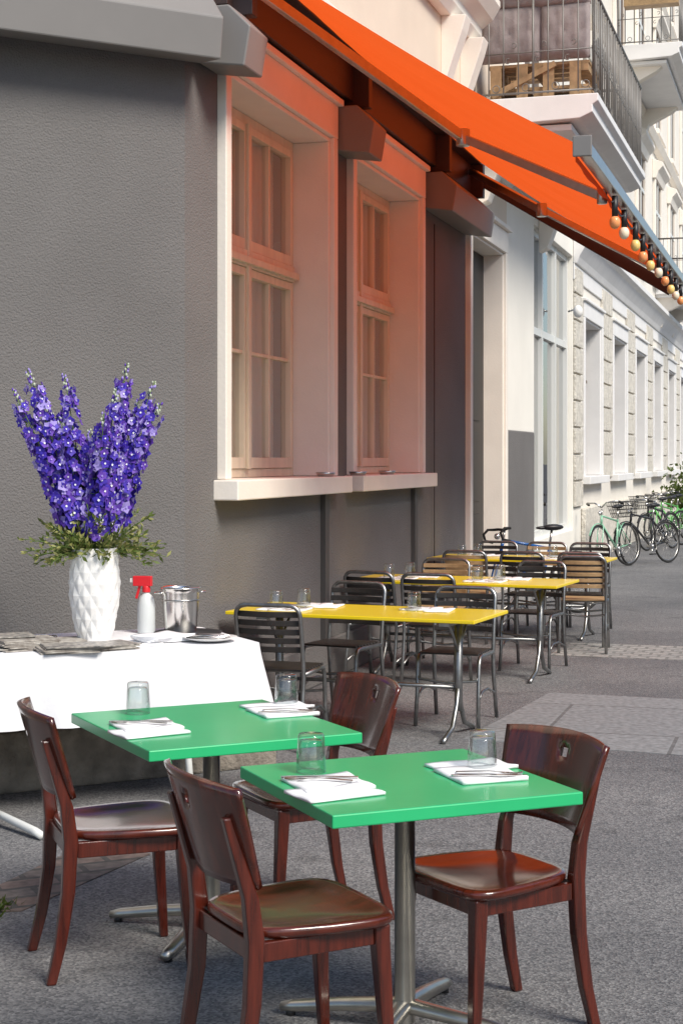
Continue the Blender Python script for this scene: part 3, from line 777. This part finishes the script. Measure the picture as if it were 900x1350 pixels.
m=MB(); m.lathe([(0,0),(.080,0),(.084,.006),(.086,.02),(.099,.215),(.102,.232),(.109,.236),(.109,.243),(.100,.245),(.095,.235),(.078,.02),(0,.02)],'chrome',40)
m.lathe([(.0965,.17),(.099,.172),(.099,.178),(.0975,.18)],'steel',40)
for sx in(-1,1):
    m.tube([(sx*(.10+.035*math.sin(R(a))),.03*math.cos(R(a)),.215) for a in range(0,181,15)],.006,'chrome',8)
mkobj('wine_bucket',m.mesh('bucket'),None,(-.85,8.42,.781),R(20))
m=MB(); m.lathe([(0,0),(.046,0),(.048,.01),(.048,.15),(.036,.19),(.016,.21),(.016,.225)],'bottle_plastic',20)
m.lathe([(.021,.215),(.021,.245),(.014,.25)],'red_plastic',14)
m.box(-.03,.07,-.016,.016,.247,.30,'red_plastic'); m.box(.07,.088,-.009,.009,.265,.287,'ceramic_white'); m.beam((.035,0,.25),(.055,0,.18),.014,.01,'red_plastic')
mkobj('spray_bottle',m.mesh('spray'),None,(-1.03,8.42,.781),R(170),bevel=.003)
m=MB(); m.lathe([(0,0),(.16,0),(.18,.014),(.176,.016),(.158,.006),(0,.006)],'plastic_black',36); mkobj('serving_tray',m.mesh('tray'),None,(-.80,8.33,.7815))
m=MB()
for k in range(4): nap(0,0,.25,.21,.004+k*.007,R(k*7),.005)
mkobj('napkin_stack',m.mesh('nstack'),None,(-.90,8.05,.781),R(30))
m=MB(); m.lathe([(0,.004),(.07,.004),(.09,.008),(.135,.022),(.137,.025),(.09,.013),(.0,.009)],'ceramic_white',40); mkobj('plate',m.mesh('plate'),None,(-.66,8.02,.781))
m=MB()
for k in range(11): m.tube([(-.075+k*.013,-.09,.01+.006*(k%3)),(-.068+k*.014,.03,.012+.005*(k%2)),(-.07+k*.014,.10,.014)],[.003,.004,.007],'chrome' if k%3 else 'plastic_black',6,flat=.5)
cp=m.mesh('cpile')
mkobj('cutlery_pile',cp,None,(-.66,8.02,.791),R(75)); mkobj('cutlery_pile',cp,None,(-1.50,8.02,.785),R(15))
rnd2=random.Random(5)
for i,(x,y,r,nk) in enumerate(((-1.52,7.72,30,7),(-1.30,7.60,20,5),(-1.14,7.70,35,4),(-1.42,7.92,25,3),(-1.66,7.8,20,8))):
    m=MB()
    for k in range(nk): 
        m.obox((rnd2.gauss(0,.008),rnd2.gauss(0,.008),.004+k*.007),(.28,.20,.0055),(0,0,rnd2.gauss(0,.06)),'paper_dark' if (k==nk-1 and i in(1,2,4)) else 'paper')
    mkobj('magazine_stack',m.mesh('mag'),None,(x,y,.781),R(r))
m=MB(); nap(0,0,.26,.12,0,0,.004); mkobj('folded_paper',m.mesh('fp'),None,(-1.0,7.85,.781),R(20))

# ---------------------------------------------------------------- bicycles
def bicycle(paint,basket=False,drop=False):
    m=MB()
    for cx in(-.52,.52):
        m.tube([(cx+.325*math.cos(2*math.pi*k/36),0,.345+.325*math.sin(2*math.pi*k/36)) for k in range(36)],.017,'tyre',8,closed=True)
        m.tube([(cx+.303*math.cos(2*math.pi*k/36),0,.345+.303*math.sin(2*math.pi*k/36)) for k in range(36)],.009,'steel',6,closed=True)
        for k in range(20):
            a=2*math.pi*k/20; m.tube([(cx,.02*(-1)**k,.345),(cx+.3*math.cos(a),0,.345+.3*math.sin(a))],.0016,'steel',3)
        m.tube([(cx,-.05,.345),(cx,.05,.345)],.018,'steel',8)
        if not drop: m.tube([(cx+.36*math.cos(R(a)),0,.345+.36*math.sin(R(a))) for a in range(20 if cx<0 else 30,165,15)],.016,paint,6,flat=.5)
    wh=m.mesh('wheels'); m=MB()
    bb=(-.08,0,.29); hd=(.36,0,.82); hl=(.39,0,.70); f=(.52,0,.345); r=(-.52,0,.345)
    m.tube([bb,(-.20,0,.74)],.016,paint,8); m.tube([bb,hl],.018,paint,8); m.tube([(-.19,0,.72),hd],.016,paint,8); m.tube([hd,hl],.02,paint,8)
    m.tube([(.34,0,.92),hd],.013,'steel',8)
    for y in(-.045,.045):
        m.tube([hl,(.42,y,.66),(.5,y,.40),(f[0],y,f[2])],.01,paint,6); m.tube([bb,(r[0],y,r[2])],.009,paint,6); m.tube([(-.19,0,.72),(r[0],y,r[2])],.008,paint,6)
    m.tube([(-.20,0,.74),(-.235,0,.92)],.013,'steel',8)
    fr=m.mesh('frame'); m=MB()
    m.sphere((-.25,0,.95),.12,'plastic_black',12,8,(1.1,.6,.3)); m.sphere((-.12,0,.945),.08,'plastic_black',10,6,(1,.35,.25))
    sd=m.mesh('saddle'); m=MB()
    if drop:
        for sy in(-1,1): m.tube([(.34,0,.93),(.36,sy*.12,.94),(.37,sy*.2,.94),(.44,sy*.21,.94),(.49,sy*.215,.89),(.47,sy*.22,.82),(.38,sy*.22,.80)],.015,'tyre',8)
    else:
        for sy in(-1,1): m.tube([(.34,0,.95),(.36,sy*.1,1.02),(.32,sy*.25,1.03),(.18,sy*.29,1.0)],.013,'steel',8); m.tube([(.28,sy*.27,1.02),(.18,sy*.29,1.0)],.019,'tyre',8)
    m.tube([(-.08,-.06,.29),(-.08,.06,.29)],.03,'steel',10); m.tube([(-.08+.09*math.cos(2*math.pi*k/16),.05,.29+.09*math.sin(2*math.pi*k/16)) for k in range(16)],.006,'steel',5,closed=True)
    m.tube([(-.08,.06,.29),(.02,.07,.16)],.009,'steel',6); m.tube([(-.08,-.06,.29),(-.18,-.07,.42)],.009,'steel',6)
    m.box(-.02,.06,.07,.15,.15,.17,'plastic_black'); m.box(-.22,-.14,-.15,-.07,.41,.43,'plastic_black')
    m.sphere((.43,0,.86),.035,'chrome',8,6)
    hb=m.mesh('handlebar'); parts=[('wheels',wh,0),('frame',fr,0),('saddle',sd,0),('handlebar',hb,0)]
    if basket:
        m=MB()
        for z in(.78,.84,.90,.96,1.02):
            k=(z-.78)*.25; P=[(.42,-.14-k),(.68+k,-.14-k),(.68+k,.14+k),(.42,.14+k)]; m.tube([(x,y,z) for x,y in P],.005,'plastic_black',4,closed=True)
        for q in range(9):
            y=-.14+.035*q; m.tube([(.42,y,.78),(.42,y*1.4,1.02)],.003,'plastic_black',3); m.tube([(.68,y,.78),(.74,y*1.4,1.02)],.003,'plastic_black',3); x=.42+.0325*q
            for sy in(-1,1): m.tube([(x,sy*.14,.78),(x*1.03,sy*.2,1.02)],.003,'plastic_black',3)
            m.tube([(.42,y,.78),(.68,y,.78)],.003,'plastic_black',3)
        parts.append(('basket',m.mesh('basket'),0))
    return Tmpl(parts)
bb_=bicycle('paint_blue',drop=True); bg=bicycle('paint_mint'); bk=bicycle('paint_black',basket=True); bl=bicycle('paint_green')
bb_.place('bicycle',(2.12,17.4,0),R(200),tilt=(R(5),0))
bg.place('bicycle',(4.30,25.0,0),R(235),tilt=(R(5),0))
bk.place('bicycle',(4.95,25.7,0),R(222),tilt=(R(5),0))
bk.place('bicycle',(5.95,29.8,0),R(232),tilt=(R(4),0))
bl.place('bicycle',(6.35,31.0,0),R(228),tilt=(R(4),0))
bl.place('bicycle',(6.8,32.6,0),R(225),tilt=(R(4),0))
sb=MB()
for k in range(1600):
    c=Vector((7.75,35.5,0))+Vector((random.gauss(0,.25),random.gauss(0,.3),.8+random.gauss(0,.3)))
    if c.z<.05: continue
    d=Vector((random.gauss(0,1),random.gauss(0,1),random.gauss(0,1))).normalized()*.06; e=Vector((random.gauss(0,1),random.gauss(0,1),random.gauss(0,1))).normalized()*.04
    sb.add([c-d,c+e,c+d,c-e],[(0,1,2,3)],'leaf_green')
sb.tube([(7.75,35.5,0),(7.75,35.5,.9)],.03,'pallet_wood',6)
mkobj('shrub',sb.mesh('shrub',False))

# ---------------------------------------------------------------- camera, light
cam=bpy.data.cameras.new('Camera'); co=bpy.data.objects.new('Camera',cam); sc.collection.objects.link(co)
co.location=(0,0,1.7); co.rotation_euler=(R(90),0,0); cam.lens=56; cam.sensor_width=36; cam.sensor_fit='AUTO'
cam.shift_y=-70/1350; cam.clip_end=1500; cam.clip_start=.1
sc.camera=co
hx=(Nn*.85-U*.53); hx.normalize(); el=R(45)
Dv=Vector((hx.x*math.cos(el),hx.y*math.cos(el),math.sin(el)))
sun=bpy.data.lights.new('sun','SUN'); sun.energy=4.5; sun.angle=R(22); sun.color=(1,.94,.84)
so=bpy.data.objects.new('sun',sun); sc.collection.objects.link(so); so.rotation_euler=Dv.to_track_quat('Z','Y').to_euler(); so.location=(10,-10,20)
w=bpy.data.worlds.new('World'); sc.world=w; w.use_nodes=True; nt=w.node_tree
sk=nt.nodes.new('ShaderNodeTexSky'); sk.sky_type='NISHITA'; sk.sun_disc=False; sk.sun_elevation=el; sk.sun_rotation=math.atan2(hx.x,hx.y)
bgn=nt.nodes['Background']; nt.links.new(sk.outputs[0],bgn.inputs['Color']); bgn.inputs['Strength'].default_value=.15
sc.view_settings.view_transform='Standard'; sc.view_settings.look='None'; sc.view_settings.exposure=0
